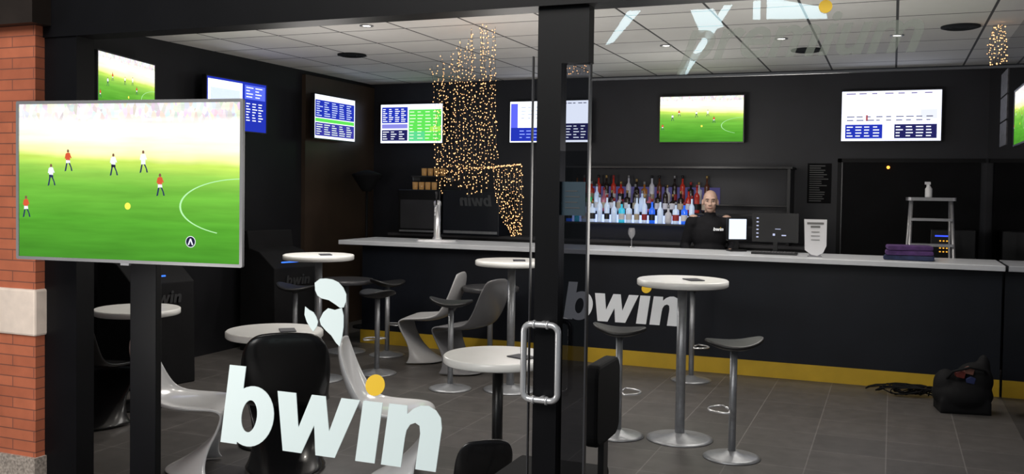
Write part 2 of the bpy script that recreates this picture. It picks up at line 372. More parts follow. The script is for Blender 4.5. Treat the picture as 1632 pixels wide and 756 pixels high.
# ---------------------------------------------------------------- televisions
def screen_rects(W,H,kind,rng):
    L=[]; wh=(.85,.9,1,1.5); bl=(.02,.04,.5,1.0); gr=(.12,.75,.10,1.1); db=(.02,.02,.12,1.0); pu=(.25,.25,.75,1.1)
    def lines(u0,v0,u1,v1,n,c,cols=4):
        for i in range(n):
            vv=v1-(i+.5)*(v1-v0)/n
            for k in range(cols):
                a=u0+(u1-u0)*k/cols+.005; L.append((a,vv-.010,a+(u1-u0)/cols*rng.uniform(.35,.8),vv+.010,c))
    if kind=='split':
        L.append((0,0,1,1,wh)); L.append((.02,.52,.44,.93,bl)); L.append((.46,.05,.98,.86,gr)); L.append((.02,.06,.44,.34,db)); L.append((.02,.38,.44,.49,pu)); L.append((.80,.3,.97,.42,(.5,.9,.1,1.1)))
        L.append((.46,.05,.72,.30,(.1,.5,.75,1.1)))
        lines(.03,.54,.43,.9,7,wh); lines(.47,.08,.97,.84,9,(.8,1,.7,1.3)); lines(.03,.08,.43,.32,4,wh,3)
    elif kind=='bluecol':
        L.append((0,0,1,1,bl)); L.append((.02,.30,.58,.96,wh)); L.append((.06,.45,.54,.8,(.55,.65,.9,1.3))); L.append((.62,.66,.98,.95,(.1,.15,.8,1.2)))
        lines(.64,.68,.96,.93,4,wh,2); lines(.64,.2,.96,.6,7,wh,3); lines(.05,.08,.55,.25,3,wh,4); L.append((.3,.02,.36,.12,(.1,.9,.9,1.2)))
    elif kind=='wide':
        wh=(.85,.9,1,1.9)
        L.append((0,0,1,1,wh)); L.append((.01,.03,.40,.36,bl)); L.append((.01,.36,.10,.95,(.1,.12,.8,1.3))); L.append((.60,.05,.99,.45,db))
        lines(.12,.08,.38,.32,3,(.3,.4,1,1.3),3); lines(.62,.08,.98,.42,5,wh,4); lines(.6,.9,.98,.98,1,(.1,.1,.2,1),6); lines(.14,.55,.4,.9,4,(.5,.6,.8,1),3)
    elif kind=='list':
        L.append((0,0,1,1,wh)); L.append((.02,.48,.98,.88,bl)); L.append((.02,.06,.98,.36,(.05,.05,.4,1))); L.append((.02,.38,.98,.46,gr))
        lines(.04,.5,.96,.86,7,(.6,.7,1,1.2),5); lines(.04,.08,.96,.34,5,(.8,.9,.8,1.2),5)
    elif kind=='page':
        L.append((0,0,1,1,(.78,.82,1,1.7))); L.append((.04,.05,.42,.33,bl)); L.append((.54,.05,.96,.33,db)); L.append((.44,.05,.52,.33,wh))
        lines(.05,.07,.41,.31,4,wh,4); lines(.55,.07,.95,.31,4,wh,4); lines(.05,.38,.95,.52,2,(.1,.1,.2,1),9); lines(.04,.92,.96,.98,1,(.15,.1,.3,1),7)
        L.append((.25,.40,.27,.52,(.5,.1,.1,1))); L.append((.80,.44,.96,.62,(.75,.78,.85,1.2)))
    return L
GM=[E(.9,.92,1,1.1),E(.75,.12,.05,1.0),E(.03,.04,.12,1),E(.25,.12,.08,1),E(.55,1,.5,1.0),E(1,.85,.1,1.2),E(.02,.02,.05,1)]
def player(parent,u,v,s,W,H,mi_s,mi_l):
    x=(u-.5)*W; z=(v-.5)*H; y=-.0262; mb=MB()
    def q(pts,mi): mb.add([(x+a*s,y,z+b_*s) for a,b_ in pts],[tuple(range(len(pts)))],mi)
    q([(-.22,.15),(.22,.1),(.26,.75),(.1,.85),(-.15,.82),(-.28,.7)],mi_s)
    q([(-.36,.3),(-.24,.28),(-.16,.72),(-.26,.75)],mi_s); q([(.24,.7),(.40,.35),(.30,.3),(.16,.62)],mi_s)
    q([(-.22,-.15),(.05,-.1),(.24,-.12),(.22,.18),(-.22,.18)],mi_l)
    q([(-.2,-.12),(-.05,-.12),(-.2,-.85),(-.38,-.9)],2); q([(.05,-.1),(.22,-.12),(.42,-.55),(.5,-.85),(.34,-.85),(.27,-.5)],2)
    q([(-.1,.86),(.1,.86),(.13,1.0),(.06,1.14),(-.07,1.14),(-.13,1.0)],3)
    make('player_image',mb,GM,parent)
def tv(W,H,loc,rot,kind,label,front=False,arm=.09,seed=1):
    o=thing('television',loc,rot,label,'television'); bz=.012 if not front else .013
    if front:
        make('housing',MB().prism(rrect(W,H,.008),-.022,-.012),M['silver'],o); make('back_cover',MB().prism(rrect(W-.16,H-.12,.02),-.012,.03),M['black'],o)
    else: make('housing',MB().prism(rrect(W,H,.008),-.02,.02),M['black'],o)
    fr=MB(); a=rrect(W,H,.008); c=rrect(W-2*bz,H-2*bz,.002); n=len(a)
    vs=[(x,-.022,z) for x,z in a]+[(x,-.028,z) for x,z in a]+[(x,-.028,z) for x,z in c]+[(x,-.022,z) for x,z in c]
    fs=[]
    for k in range(3):
        for i in range(n): j=(i+1)%n; fs.append((k*n+i,k*n+j,(k+1)*n+j,(k+1)*n+i))
    fr.add(vs,fs); make('bezel',fr,M['silver'] if front else M['black'],o)
    w=W-2*bz;h=H-2*bz
    if kind=='foot':
        make('screen',MB().add([(-w/2,-.0235,-h/2),(w/2,-.0235,-h/2),(w/2,-.0235,h/2),(-w/2,-.0235,h/2)],[(0,1,2,3)]),M['foot'],o,label='football match broadcast on green pitch')
        s=.070*h
        for (u,v,ms,ml) in ((.155,.53,0,2),(.235,.625,1,0),(.445,.60,0,6),(.58,.62,0,0),(.655,.475,1,0),(.035,.32,1,0)): player(o,u,v,s,w,h,ms,ml)
        g=MB(); vs=[];fs=[]; N=30
        for i in range(N+1):
            t=R(70+ 175*i/N); 
            for r in (1,.972): vs.append((min(w/2,(1.02+.28*r*math.cos(t)-.5)*w),-.0255,(.35+.18*r*math.sin(t)-.5)*h))
        for i in range(N): fs.append((2*i,2*i+1,2*i+3,2*i+2))
        g.add(vs,fs,4); make('pitch_marking',g,GM,o)
        def disc(g,u,v,r,mi,y): g.add([((u-.5)*w+r*math.cos(i*.3142),y,(v-.5)*h+r*math.sin(i*.3142)) for i in range(20)],[tuple(range(20))],mi); return g
        make('ball_image',disc(MB(),.51,.345,.022*h,5,-.0256),GM,o)
        if front:
            g=disc(MB(),.79,.13,.036*h,0,-.0256); disc(g,.79,.13,.032*h,6,-.0259)
            x=(.79-.5)*w; z=(.13-.5)*h; k=h*.02
            g.add([(x-k,-.0262,z-k),(x-.2*k,-.0262,z+k),(x+.2*k,-.0262,z+k),(x+k,-.0262,z-k),(x+.5*k,-.0262,z-k),(x,-.0262,z+.3*k),(x-.5*k,-.0262,z-k)],[(0,1,2,3,4,5,6)],0)
            make('channel_mark',g,GM,o)
    else:
        rng=random.Random(seed); rc=screen_rects(w,h,kind,rng); mats=[];g=MB(); idx={}
        for i,(u0,v0,u1,v1,c) in enumerate(rc):
            if c not in idx: idx[c]=len(mats); mats.append(E(*c))
            y=-.0225-(.0008 if i and (u1-u0)*(v1-v0)>.008 else 0)-(.0016 if (u1-u0)*(v1-v0)<=.008 else 0)
            g.add([((u0-.5)*w,y,(v0-.5)*h),((u1-.5)*w,y,(v0-.5)*h),((u1-.5)*w,y,(v1-.5)*h),((u0-.5)*w,y,(v1-.5)*h)],[(0,1,2,3)],idx[c])
        make('screen',g,mats,o,label='odds tables in white, blue and green')
    if arm: make('wall_bracket',MB().box(-.1,.1,.02,.03,-.1,.1).box(-.02,.02,.03,arm,-.04,.04).box(-.1,.1,arm-.006,arm,-.1,.1),M['black'],o)
    return o
zc=2.435
def tvL(p1,p2,kind,label,arm,seed):
    a=Vector(p1);b_=Vector(p2); c=(a+b_)/2; d=b_-a; return tv(d.length,.51,(c.x,c.y,zc),math.atan2(d.y,d.x),kind,label,arm=arm,seed=seed)
tvL((-5.74,5.55),(-5.98,6.43),'foot','wall television showing a football match above the betting area',.270,1)
tvL((-6.02,7.13),(-6.02,8.06),'bluecol','wall television showing a white page with blue column',.1295,2)
tvL((-5.98,8.85),(-6.0,9.75),'list','wall television showing blue odds list on wood cladding',.1070,3)
tv(.88,.50,(-5.51,10.3098,2.44),0,'split','wall television showing blue and green odds lists',seed=4)
tv(1.0,.50,(-3.71,10.3098,2.44),0,'wide','wall television with blue column and white page near door frame',seed=5)
tv(.93,.52,(-1.955,10.3098,2.445),0,'foot','wall television showing a football match above the bar')
tv(.96,.53,(-.04,10.3098,2.45),0,'page','wall television showing a bright white odds page',seed=6)
tv(.71,.40,(XR-.045,7.245,2.205),R(-90),'foot','added television standing in for a screen reflected in the side wall',arm=.0445)  # added in place of a screen's reflection in the mirrored wall
a=Vector((-3.45,2.94)); b_=Vector((-2.38,3.07)); c=(a+b_)/2; dd=b_-a
T=tv(dd.length,.668,(c.x,c.y,1.658),math.atan2(dd.y,dd.x),'foot','large silver-framed television on a black post showing football',front=True,arm=0)
make('stand_post',MB().box(-.02,.105,.03,.07,-1.638,.2),M['frame'],T,bevel=.004); make('stand_base',MB().box(-.3,.3,-.2,.09,-1.658,-1.638),M['black'],T,bevel=.005)
make('logo_badge',MB().box(-.02,.02,-.030,-.015,-.343,-.333),M['alu'],T)

# ---------------------------------------------------------------- bar
bar=thing('bar_counter',(0,8.65,0),0,'long black bar counter with white top and yellow kick strip','bar counter')
make('front_panel',MB().box(-5.2,.85,0,.06,0,1.05).box(-5.2,-5.14,.06,.5,0,1.05),M['barf'],bar)
make('countertop',MB().box(-5.36,.85,-.22,.55,1.05,1.095),M['topw'],bar,bevel=.005,label='white stone countertop')
make('kick_board',MB().box(-5.21,.85,-.012,0,0,.14),M['yellow'],bar,label='yellow kick strip')
s=thing('bar_sign',(-2.94,8.648,.40),0,'white italic lettering with yellow dot on the bar front','sign')
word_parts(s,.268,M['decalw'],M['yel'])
bb=thing('back_bar_cabinet',(0,9.95,0),0,'black back bar cabinet with lit bottle shelves','cabinet')
make('body',MB().box(-5.6,-.75,0,.42,0,1.08),M['black'],bb)
make('worktop',MB().box(-5.62,-.73,-.02,.43,1.08,1.11),M['darktop'],bb)
for (y0,y1,z) in ((.02,.2,1.30),(.2,.32,1.42),(.32,.42,1.52)):
    make('shelf',MB().box(-3.45,-1.0,y0,y1,z-.015,z),M['black'],bb)
make('side_panel',MB().box(-3.48,-3.45,.0,.43,1.11,1.90),M['black'],bb); make('side_panel',MB().box(-1.0,-.97,.0,.43,1.11,1.90),M['black'],bb)
make('top_board',MB().box(-3.5,-.95,-.02,.43,1.90,1.92),M['black'],bb)
make('led_strip',MB().box(-3.4,-1.85,.185,.195,1.30,1.385),M['led'],bb,label='cool white led back light')
make('led_strip',MB().box(-3.4,-1.75,.43,.44,1.52,1.70),M['ledv'],bb,label='dim violet back light')
prof={'round':[(.030,0),(.033,.008),(.033,.135),(.031,.150),(.016,.172),(.012,.182),(.011,.24)],
      'square':[(.034,0),(.036,.008),(.036,.145),(.030,.155),(.012,.165),(.012,.21)],
      'tall':[(.027,0),(.029,.01),(.029,.18),(.026,.197),(.013,.218),(.010,.228),(.010,.28)],
      'squat':[(.032,0),(.040,.02),(.039,.09),(.030,.115),(.013,.13),(.013,.175)]}
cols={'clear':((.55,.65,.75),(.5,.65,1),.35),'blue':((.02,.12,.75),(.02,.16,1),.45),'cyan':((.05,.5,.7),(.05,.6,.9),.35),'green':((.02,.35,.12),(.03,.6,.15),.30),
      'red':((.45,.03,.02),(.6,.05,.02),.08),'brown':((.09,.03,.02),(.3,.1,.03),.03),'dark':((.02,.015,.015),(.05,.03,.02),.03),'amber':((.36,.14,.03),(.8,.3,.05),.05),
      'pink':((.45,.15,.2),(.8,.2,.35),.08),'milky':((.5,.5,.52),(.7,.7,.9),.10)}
bm_={k:mat('bottle_glass_'+k,v[0],.08,emit=v[1],es=v[2],coat=.3) for k,v in cols.items()}  # emission puts the shelf backlight into the bottle glass
capm=[M['black'],mat('red_cap',(.3,.02,.02),.4),M['silver'],mat('gold_cap',(.4,.27,.1),.3,.5)]
labm=[M['paper'],mat('cream_label',(.5,.42,.3),.6),mat('red_label',(.35,.03,.03),.6),M['black']]
cache={}
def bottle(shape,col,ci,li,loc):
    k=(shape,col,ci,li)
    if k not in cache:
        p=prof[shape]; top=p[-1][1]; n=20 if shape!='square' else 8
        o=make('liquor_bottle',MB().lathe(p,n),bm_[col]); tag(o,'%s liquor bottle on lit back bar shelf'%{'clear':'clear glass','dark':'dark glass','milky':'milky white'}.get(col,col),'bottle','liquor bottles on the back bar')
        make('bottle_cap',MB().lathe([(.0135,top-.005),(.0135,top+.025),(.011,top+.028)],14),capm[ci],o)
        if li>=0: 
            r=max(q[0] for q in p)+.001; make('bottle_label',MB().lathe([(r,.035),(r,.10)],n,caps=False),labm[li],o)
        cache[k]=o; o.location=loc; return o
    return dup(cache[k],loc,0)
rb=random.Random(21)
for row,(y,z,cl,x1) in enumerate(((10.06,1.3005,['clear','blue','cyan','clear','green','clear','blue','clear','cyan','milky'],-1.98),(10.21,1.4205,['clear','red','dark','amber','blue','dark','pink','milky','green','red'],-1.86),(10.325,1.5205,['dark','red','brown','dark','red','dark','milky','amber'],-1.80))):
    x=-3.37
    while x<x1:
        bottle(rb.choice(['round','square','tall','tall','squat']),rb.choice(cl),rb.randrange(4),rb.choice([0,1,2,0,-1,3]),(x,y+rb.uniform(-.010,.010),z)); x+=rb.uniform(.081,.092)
wg=make('wine_glass',MB().lathe([(.032,0),(.03,.004),(.004,.01),(.004,.08),(.02,.1),(.035,.13),(.036,.16),(.028,.19)],20,caps=False),M['clear']); tag(wg,'stemmed wine glass standing on the bar top','glass')
wg.location=(-2.38,9.05,1.0955)
p=thing('menu_board',(-.72,10.39,1.55),0,'black wall menu board with rows of pale grey text','menu board')
make('board',MB().box(-.12,.12,0,.01,0,.42),M['blackm'],p)
g=MB(); rr=random.Random(3)
for i in range(17):
    g.box(-.10,-.10+rr.uniform(.1,.19),-.002,0,.02+i*.023,.03+i*.023)
make('text_rows',g,M['inkg'],p)
d2=make('door_2',MB().box(-.50,.80,-.02,.0,0,1.98),M['blackm'],loc=(0,10.4,0)); struct(d2,'dark rear service door','door')
make('frame',MB().box(-.54,-.50,-.03,0,0,2.02).box(-.54,.84,-.03,0,1.98,2.02),M['frame'],d2)
make('edge_trim',MB().box(-.50,-.49,-.025,-.02,0,1.98),M['darktop'],d2)
make('indicator_lamp',MB().ball((-.05,-.03,1.93),.016),M['orange'],d2,label='small orange indicator lamp')

# ---------------------------------------------------------------- tables, stools, chairs
def table(h,r,topm,polem,pr=.03,br=.22,label='',cat='table',base=None):
    o=thing('round_table',(0,0,0),0,label,cat)
    make('base',MB().lathe([(br,0),(br,.008),(br*.85,.016),(br*.3,.03),(pr*1.3,.045)],40),base or polem,o)
    make('pole',MB().lathe([(pr,.03),(pr,h-.05)],20).lathe([(pr*1.5,h-.055),(pr*2.5,h-.045)],20),polem,o)
    make('tabletop',MB().lathe([(r*.6,h-.045),(r-.008,h-.045),(r,h-.038),(r,h-.006),(r-.008,h)],56),topm,o)
    return o
ta=table(1.07,.30,M['white'],M['steel'],.032,.22,'high round white-topped bar table on steel pole'); ta.location=(-1.28,6.21,0)
dup(ta,(-2.88,7.14,0),0); dup(ta,(-4.53,6.82,0),0)
tl=table(.73,.305,M['white'],M['black'],.03,.22,'low round white-topped table on black pole'); tl.location=(-3.64,4.99,0)
dup(tl,(-2.01,4.80,0),0); dup(tl,(-5.17,5.41,0),0)
td=table(.73,.27,M['darktop'],M['steel'],.025,.2,'low round dark grey table on steel pole'); td.location=(-5.05,8.1,0)
dup(td,(-3.50,8.15,0),0)
def card(loc,rot):
    o=make('menu_card',MB().box(-.05,.05,-.07,.07,0,.006),M['ink'],loc=loc,rot=rot,bevel=.002); tag(o,'small black menu card lying on a table','menu','menu cards'); return o
card((-1.2,6.17,1.071),.6); card((-2.80,7.1,1.071),.4); card((-1.86,4.78,.731),1.2); card((-3.55,5.0,.731),.7); card((-4.45,6.8,1.071),.7)
def stool(h,label):
    o=thing('bar_stool',(0,0,0),0,label,'stool','bar stools')
    make('base',MB().lathe([(.175,0),(.177,.006),(.15,.016),(.06,.028),(.03,.045)],40),M['steel'],o)
    make('pole',MB().lathe([(.023,.03),(.023,h-.045)],18),M['steel'],o)
    pts=[]
    for i in range(15):
        a=R(-75+150*i/14); pts.append((.15*math.cos(a),.11*math.sin(a),.30))
    make('footrest',MB().tube([(.02,-.02,.30),(.04,-.106,.30)]+pts+[(.04,.106,.30),(.02,.02,.30)],.007,8),M['chrome'],o)
    s=MB(); n=32; rings=[.001,.3,.6,.85,.96,1.0]; vs=[];fs=[]
    def zt(x,y): return (.030 if x<0 else .012)*(x/.16)**2-.010*(y/.16)**2-.005
    for top in (1,0):
        rg=rings if top else rings[::-1]
        for k in rg:
            for i in range(n):
                a=2*math.pi*i/n; x=k*.180*math.cos(a); y=k*.155*math.sin(a)
                z=zt(x,y) - (0 if top else .018+.038*(1-k**2)) - (.006 if k==1.0 and top else 0)
                vs.append((x,y,h+z))
    m=len(rings)*2
    for j in range(m-1):
        for i in range(n): kk=(i+1)%n; fs.append((j*n+i,j*n+kk,(j+1)*n+kk,(j+1)*n+i))
    s.add(vs,fs,0,True); make('seat',s,M['seatb'],o,label='black curved saddle seat')
    return o
s1=stool(.73,'bar stool with black curved seat and steel disc base'); s1.location=(-1.68,6.12,0); s1.rotation_euler[2]=R(12)
dup(s1,(-.89,5.91,0),R(200)); dup(s1,(-3.34,6.96,0),R(20)); dup(s1,(-4.2,7.25,0),R(150)); dup(s1,(-4.58,8.1,0),R(60)); dup(s1,(-5.1,7.3,0),R(10))
s2=stool(.84,'taller bar stool with black seat beside the bar'); s2.location=(-1.6,8.2,0)
def panton(m,label):
    o=thing('cantilever_chair',(0,0,0),0,label,'chair')
    rows=[(-.27,.865,.13,.02,-.02),(-.28,.84,.19,.02,-.01),(-.275,.75,.235,.035,0),(-.245,.62,.24,.055,0),(-.20,.50,.23,.075,.015),(-.14,.435,.235,.06,.035),
     (0,.405,.245,0,.04),(.14,.405,.245,0,.03),(.24,.42,.24,0,.005),(.285,.405,.235,-.01,-.01),(.29,.36,.22,-.02,0),(.245,.28,.20,-.0,0),(.17,.19,.185,.03,0),(.08,.11,.19,.10,0),(-.02,.05,.215,.20,-.02),(-.11,.012,.235,.33,-.004)]
    nc=11; vs=[];fs=[]
    for (y,z,w,ey,ez) in rows:
        for j in range(nc):
            t=2*j/(nc-1)-1; vs.append((w*math.sin(t*math.pi/2*.95)/math.sin(math.pi/2*.95),y+ey*t*t,z+ez*t*t))
    for i in range(len(rows)-1):
        for j in range(nc-1): fs.append((i*nc+j,i*nc+j+1,(i+1)*nc+j+1,(i+1)*nc+j))
    p=make('shell',MB().add(vs,fs,0,True),m,o)
    q=p.modifiers.new('sol','SOLIDIFY'); q.thickness=.018; q.offset=0
    q=p.modifiers.new('sub','SUBSURF'); q.levels=1; q.render_levels=2
    return o
pw=panton(M['plastic'],'glossy white s-shaped moulded plastic chair'); pw.location=(-3.77,4.30,0); pw.rotation_euler[2]=R(-62); pw.scale=(.93,.93,.93)
dup(pw,(-2.62,4.64,0),R(-66))
ww=panton(M['plasticw'],'pale greyish s-shaped moulded chair near the bar'); ww.location=(-4.02,8.0,0); ww.rotation_euler[2]=R(100)
pb=panton(M['plasticb'],'glossy black s-shaped moulded plastic chair'); pb.location=(-3.16,4.44,0); pb.rotation_euler[2]=R(35)
dup(pb,(-5.0,4.75,0),R(10))
pg=panton(M['plasticg'],'grey s-shaped moulded plastic chair'); pg.location=(-3.45,7.62,0); pg.rotation_euler[2]=R(80)
lo=dup(pb,(-1.80,4.05,0),R(40),'low black moulded chair beside the window'); lo.scale=(.58,.58,.58)
ch=thing('padded_chair',(-1.30,3.70,0),R(90),'black padded chair with rounded backrest beside the door','chair')
make('seat',MB().prism(rrect(.36,.07,.03,5,0,.44),-.2,.2),M['blackm'],ch,bevel=.01)
make('backrest',MB().prism(rrect(.34,.33,.06,6,0,.79),-.245,-.185),M['blackm'],ch,bevel=.012)
make('back_support',MB().box(-.03,.03,-.235,-.21,.42,.64),M['black'],ch)
for x in (-.15,.15):
    for y in (-.17,.17): make('leg',MB().tube([(x,y,.42),(x*1.15,y*1.1,0)],[.014,.01],10),M['black'],ch)

# ---------------------------------------------------------------- betting terminals
def kiosk(loc,rot,label):
    o=thing('betting_terminal',loc,rot,label,'terminal')
    make('cabinet',MB().prism([(-.25,0),(.3,0),(.28,.85),(.05,1.0),(-.2,1.05),(-.25,1.05)],-.28,.28,0,lambda x,y,z:(y,-x,z)),M['blackm'],o,bevel=.01)
    make('screen_housing',MB().prism([(-.2,1.0),(-.1,1.0),(-.14,1.2),(-.20,1.2)],-.28,.28,0,lambda x,y,z:(y,-x,z)),M['blackm'],o,bevel=.01)
    make('light_strip',MB().box(-.2,.0,-.30,-.285,.90,.912),M['ledb'],o,label='blue led strip')
    e=bpy.data.objects.new('emblem',None); COL.objects.link(e); e.parent=o; e.location=(-.15,-.297,.68)
    word_parts(e,.07,M['decalk'],M['decalk'])
    return o
kiosk((-5.75,6.1,0),R(75),'black betting terminal with blue light strip against the wall')
kiosk((-5.72,7.9,0),R(75),'black betting terminal with angled console near wood cladding')

# ---------------------------------------------------------------- things on the bar
ZB=1.0955
t=thing('beer_tap',(-4.42,8.85,ZB),R(15),'chrome beer tap tower with lever on drip tray','beer tap')
make('drip_tray',MB().prism(rrect(.42,.16,.03),0,.018,0,lambda x,y,z:(x,z,y)),M['chrome'],t)
make('column',MB().lathe([(.05,.018),(.05,.03),(.036,.05),(.034,.36),(.04,.38),(.04,.41),(.02,.43)],28),M['chrome'],t)
make('spout',MB().tube([(0,-.03,.36),(-.0,-.08,.365),(0,-.11,.34),(0,-.115,.27)],.011,10),M['chrome'],t)
make('lever',MB().tube([(0,-.05,.38),(0,-.06,.44),(0,-.055,.52)],[.008,.010,.016],10),M['black'],t)
def pos(x,y,z,rot,w,h,label,scr):
    o=thing('till_monitor',(x,y,z),rot,label,'monitor')
    make('stand',MB().box(-.08,.08,-.06,.06,0,.015).box(-.02,.02,0,.03,.015,.12),M['black'],o)
    make('housing',MB().prism(rrect(w,h,.012,4,0,.1+h/2),-.02,.02),M['black'],o)
    make('screen',MB().box(-w/2+.015,w/2-.015,-.022,-.02,.115,.085+h),scr,o)
    return o
m1=pos(-1.0,9.0,ZB,R(-3),.42,.27,'black till monitor with dark screen on the bar',M['black'])
g=MB(); 
for i in range(6): g.box(-.17,-.17+.02,-.0235,-.0225,.14+i*.035,.15+i*.035)
g.box(-.02,.0,-.0235,-.0225,.16,.18).box(.06,.10,-.0235,-.0225,.16,.17).box(.0,.05,-.0235,-.0225,.22,.225)
make('screen_icons',g,E(.6,.65,.9,1),m1)
pos(-1.36,9.05,ZB,R(30),.20,.22,'small monitor with bright white screen on the bar',E(.75,.85,1,1.3))
k=thing('keyboard',(-.98,8.78,ZB),0,'dark keyboard with pale keys on the bar','keyboard'); make('body',MB().box(-.2,.2,-.06,.06,0,.02),M['black'],k,bevel=.004)
g=MB()
for i in range(14):
    for j in range(4): g.box(-.185+i*.0265,-.165+i*.0265,-.05+j*.026,-.03+j*.026,.02,.025)
kk=make('keys',g,M['plasticg'],k); kk['kind']='stuff'
o=thing('paper_sign',(-.62,8.62,ZB),R(8),'white printed paper notice standing on the bar','sign')
pl=[(-.095,.33),(.095,.33),(.095,.10),(.07,.04),(.02,.01),(-.03,.02),(-.085,.06)]
make('sheet',MB().prism(pl,0,.002),M['paper'],o); make('holder',MB().box(-.06,.06,0,.07,0,.006).box(-.05,.05,.003,.007,.0,.2),M['clear'],o)
g=MB(); rr=random.Random(5)
for z,wd in ((.295,.07),(.265,.04)): g.box(-wd,wd,-.002,0,z-.009,z+.009)
for z in (.22,.185,.15): g.box(-.02-rr.random()*.02,.02+rr.random()*.02,-.002,0,z-.003,z+.003)
make('print',g,M['inkg'],o)
for i,(mm,lb) in enumerate(((M['blue'],'dark blue folded cloth on the bar'),(M['purple'],'purple folded cloth on a folded pile'),(M['purple'],'purple folded cloth on top of the pile'))):
    o=make('folded_cloth',MB().prism(rrect(.40-.02*i,.042,.018,5,0,.021),-.12,.12),mm,loc=(.14,8.72,ZB+.001+i*.042),rot=R(4*i-3),bevel=.008,sub=1); tag(o,lb,'cloth','folded cloths on the bar')
tum=make('tumbler',MB().lathe([(.026,0),(.03,.004),(.034,.09),(.031,.09),(.027,.01)],18,caps=False),M['amber']); tag(tum,'amber glass tumbler with painted-in glow on black machine','glass','tumblers')
first=True
def tumbler(loc):
    global first
    if first: tum.location=loc; first=False; return
    k=tum.copy(); COL.objects.link(k); k.location=loc
f=thing('bar_fridge',(-5.2,10.12,1.1105),0,'black box-shaped coffee machine on the back bar','appliance')
make('body',MB().box(-.28,.28,-.2,.2,0,.52),M['black'],f,bevel=.01); make('front_grille',MB().box(-.24,.24,-.21,-.2,.06,.40),M['darktop'],f); make('tray',MB().box(-.24,.24,-.24,-.2,.02,.04),M['steel'],f)
for i in range(4): tumbler((-5.32+i*.085,10.05,1.6315))
sh=thing('wall_shelf',(-5.2,10.39,1.80),0,'small dark wall shelf holding amber glasses','shelf'); make('board',MB().box(-.25,.25,-.2,0,-.015,0),M['darktop'],sh); make('bracket',MB().box(-.24,-.23,-.18,0,-.06,-.015).box(.23,.24,-.18,0,-.06,-.015),M['steel'],sh)
for i in range(4): tumbler((-5.32+i*.085,10.28,1.801))
f=thing('reflection_box',(-4.52,10.1,1.1105),0,'black cabinet with a sign reflection painted as reversed grey lettering','cabinet')
make('body',MB().box(-.36,.36,-.2,.2,0,.52),M['barf'],f,bevel=.01); e=bpy.data.objects.new('emblem',None); COL.objects.link(e); e.parent=f; e.location=(-.13,-.203,.34); word_parts(e,.095,M['decalg'],M['decalg'],mirror=True)  # reflection of a sign, painted on as mirrored letters
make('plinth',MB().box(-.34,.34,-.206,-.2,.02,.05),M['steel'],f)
l=thing('heat_lamp',(-5.72,9.6,0),0,'tall black stand with wide funnel head','lamp')
make('base',MB().lathe([(.15,0),(.15,.02),(.02,.03)],28),M['blackm'],l); make('pole',MB().lathe([(.015,.03),(.015,1.6)],12),M['blackm'],l)
make('head',MB().lathe([(.05,1.60),(.08,1.64),(.17,1.78),(.18,1.80),(.10,1.83),(.03,1.85)],32),M['blackm'],l)
ld=thing('stepladder',(.33,9.62,0),R(5),'aluminium stepladder with flat top standing behind the bar','ladder')
for x in (-.2,.2):
    make('front_rail',MB().tube([(x*1.15,-.28,0),(x*.85,-.05,1.62)],.016,8),M['alu'],ld); make('rear_rail',MB().tube([(x*1.15,.25,0),(x*.85,.05,1.60)],.012,8),M['alu'],ld)
make('top_tray',MB().prism(rrect(.42,.2,.03),1.60,1.63,0,lambda x,y,z:(x,z,y)),M['alu'],ld)
for i in range(6):
    z=.25+i*.235; y=-.28+.23*z/1.62; w_=.2*(1.15-.3*z/1.62); make('step',MB().box(-w_,w_,y-.03,y+.05,z-.012,z+.012),M['alu'],ld)
sb=thing('spray_bottle',(.31,9.62,1.631),0,'white spray bottle standing on the stepladder top','bottle')
make('body',MB().lathe([(.03,0),(.032,.01),(.032,.08),(.012,.11),(.012,.12)],18),M['plastic'],sb); make('trigger',MB().box(-.035,.015,-.01,.01,.12,.145).box(-.02,-.012,-.006,.006,.09,.12),M['paper'],sb)
e=thing('control_box',(.55,10.17,0),0,'black electronic rack with small orange and blue lights','electronics')
make('body',MB().box(-.2,.2,-.15,.19,0,1.32),M['black'],e,bevel=.01); g=MB()
for i in range(4):
    for j in range(3): g.box(-.12+j*.03,-.105+j*.03,-.153,-.15,1.1+i*.035,1.11+i*.035)
make('indicator',g,E(1,.45,.05,1.4),e); make('status_light',MB().box(-.16,-.02,-.153,-.15,1.25,1.265),E(.05,.1,1,1.2),e)
np_=None
for i in range(3):
    o=make('wall_notice',MB().box(XR-.006,XR-.001,8.75,9.25,2.08+i*.215,2.28+i*.215),M['greyp']) if not np_ else np_.copy()
    if np_: COL.objects.link(o); o.location=(0,0,i*.215)
    tag(o,'small framed grey notice on the dark side wall','notice','framed notices')
    if not np_: np_=o
o=thing('door_notice',(-1.055,YF-.006,1.62),0,'dark teal printed notice taped to the door glass','notice'); make('sheet',MB().box(-.045,.045,-.002,0,-.06,.06),M['notice'],o)
g=MB(); 
for i in range(4): g.box(-.03,.025-.01*(i%2),-.003,-.002,-.035+i*.02,-.031+i*.02)
make('print',g,M['decalg'],o)

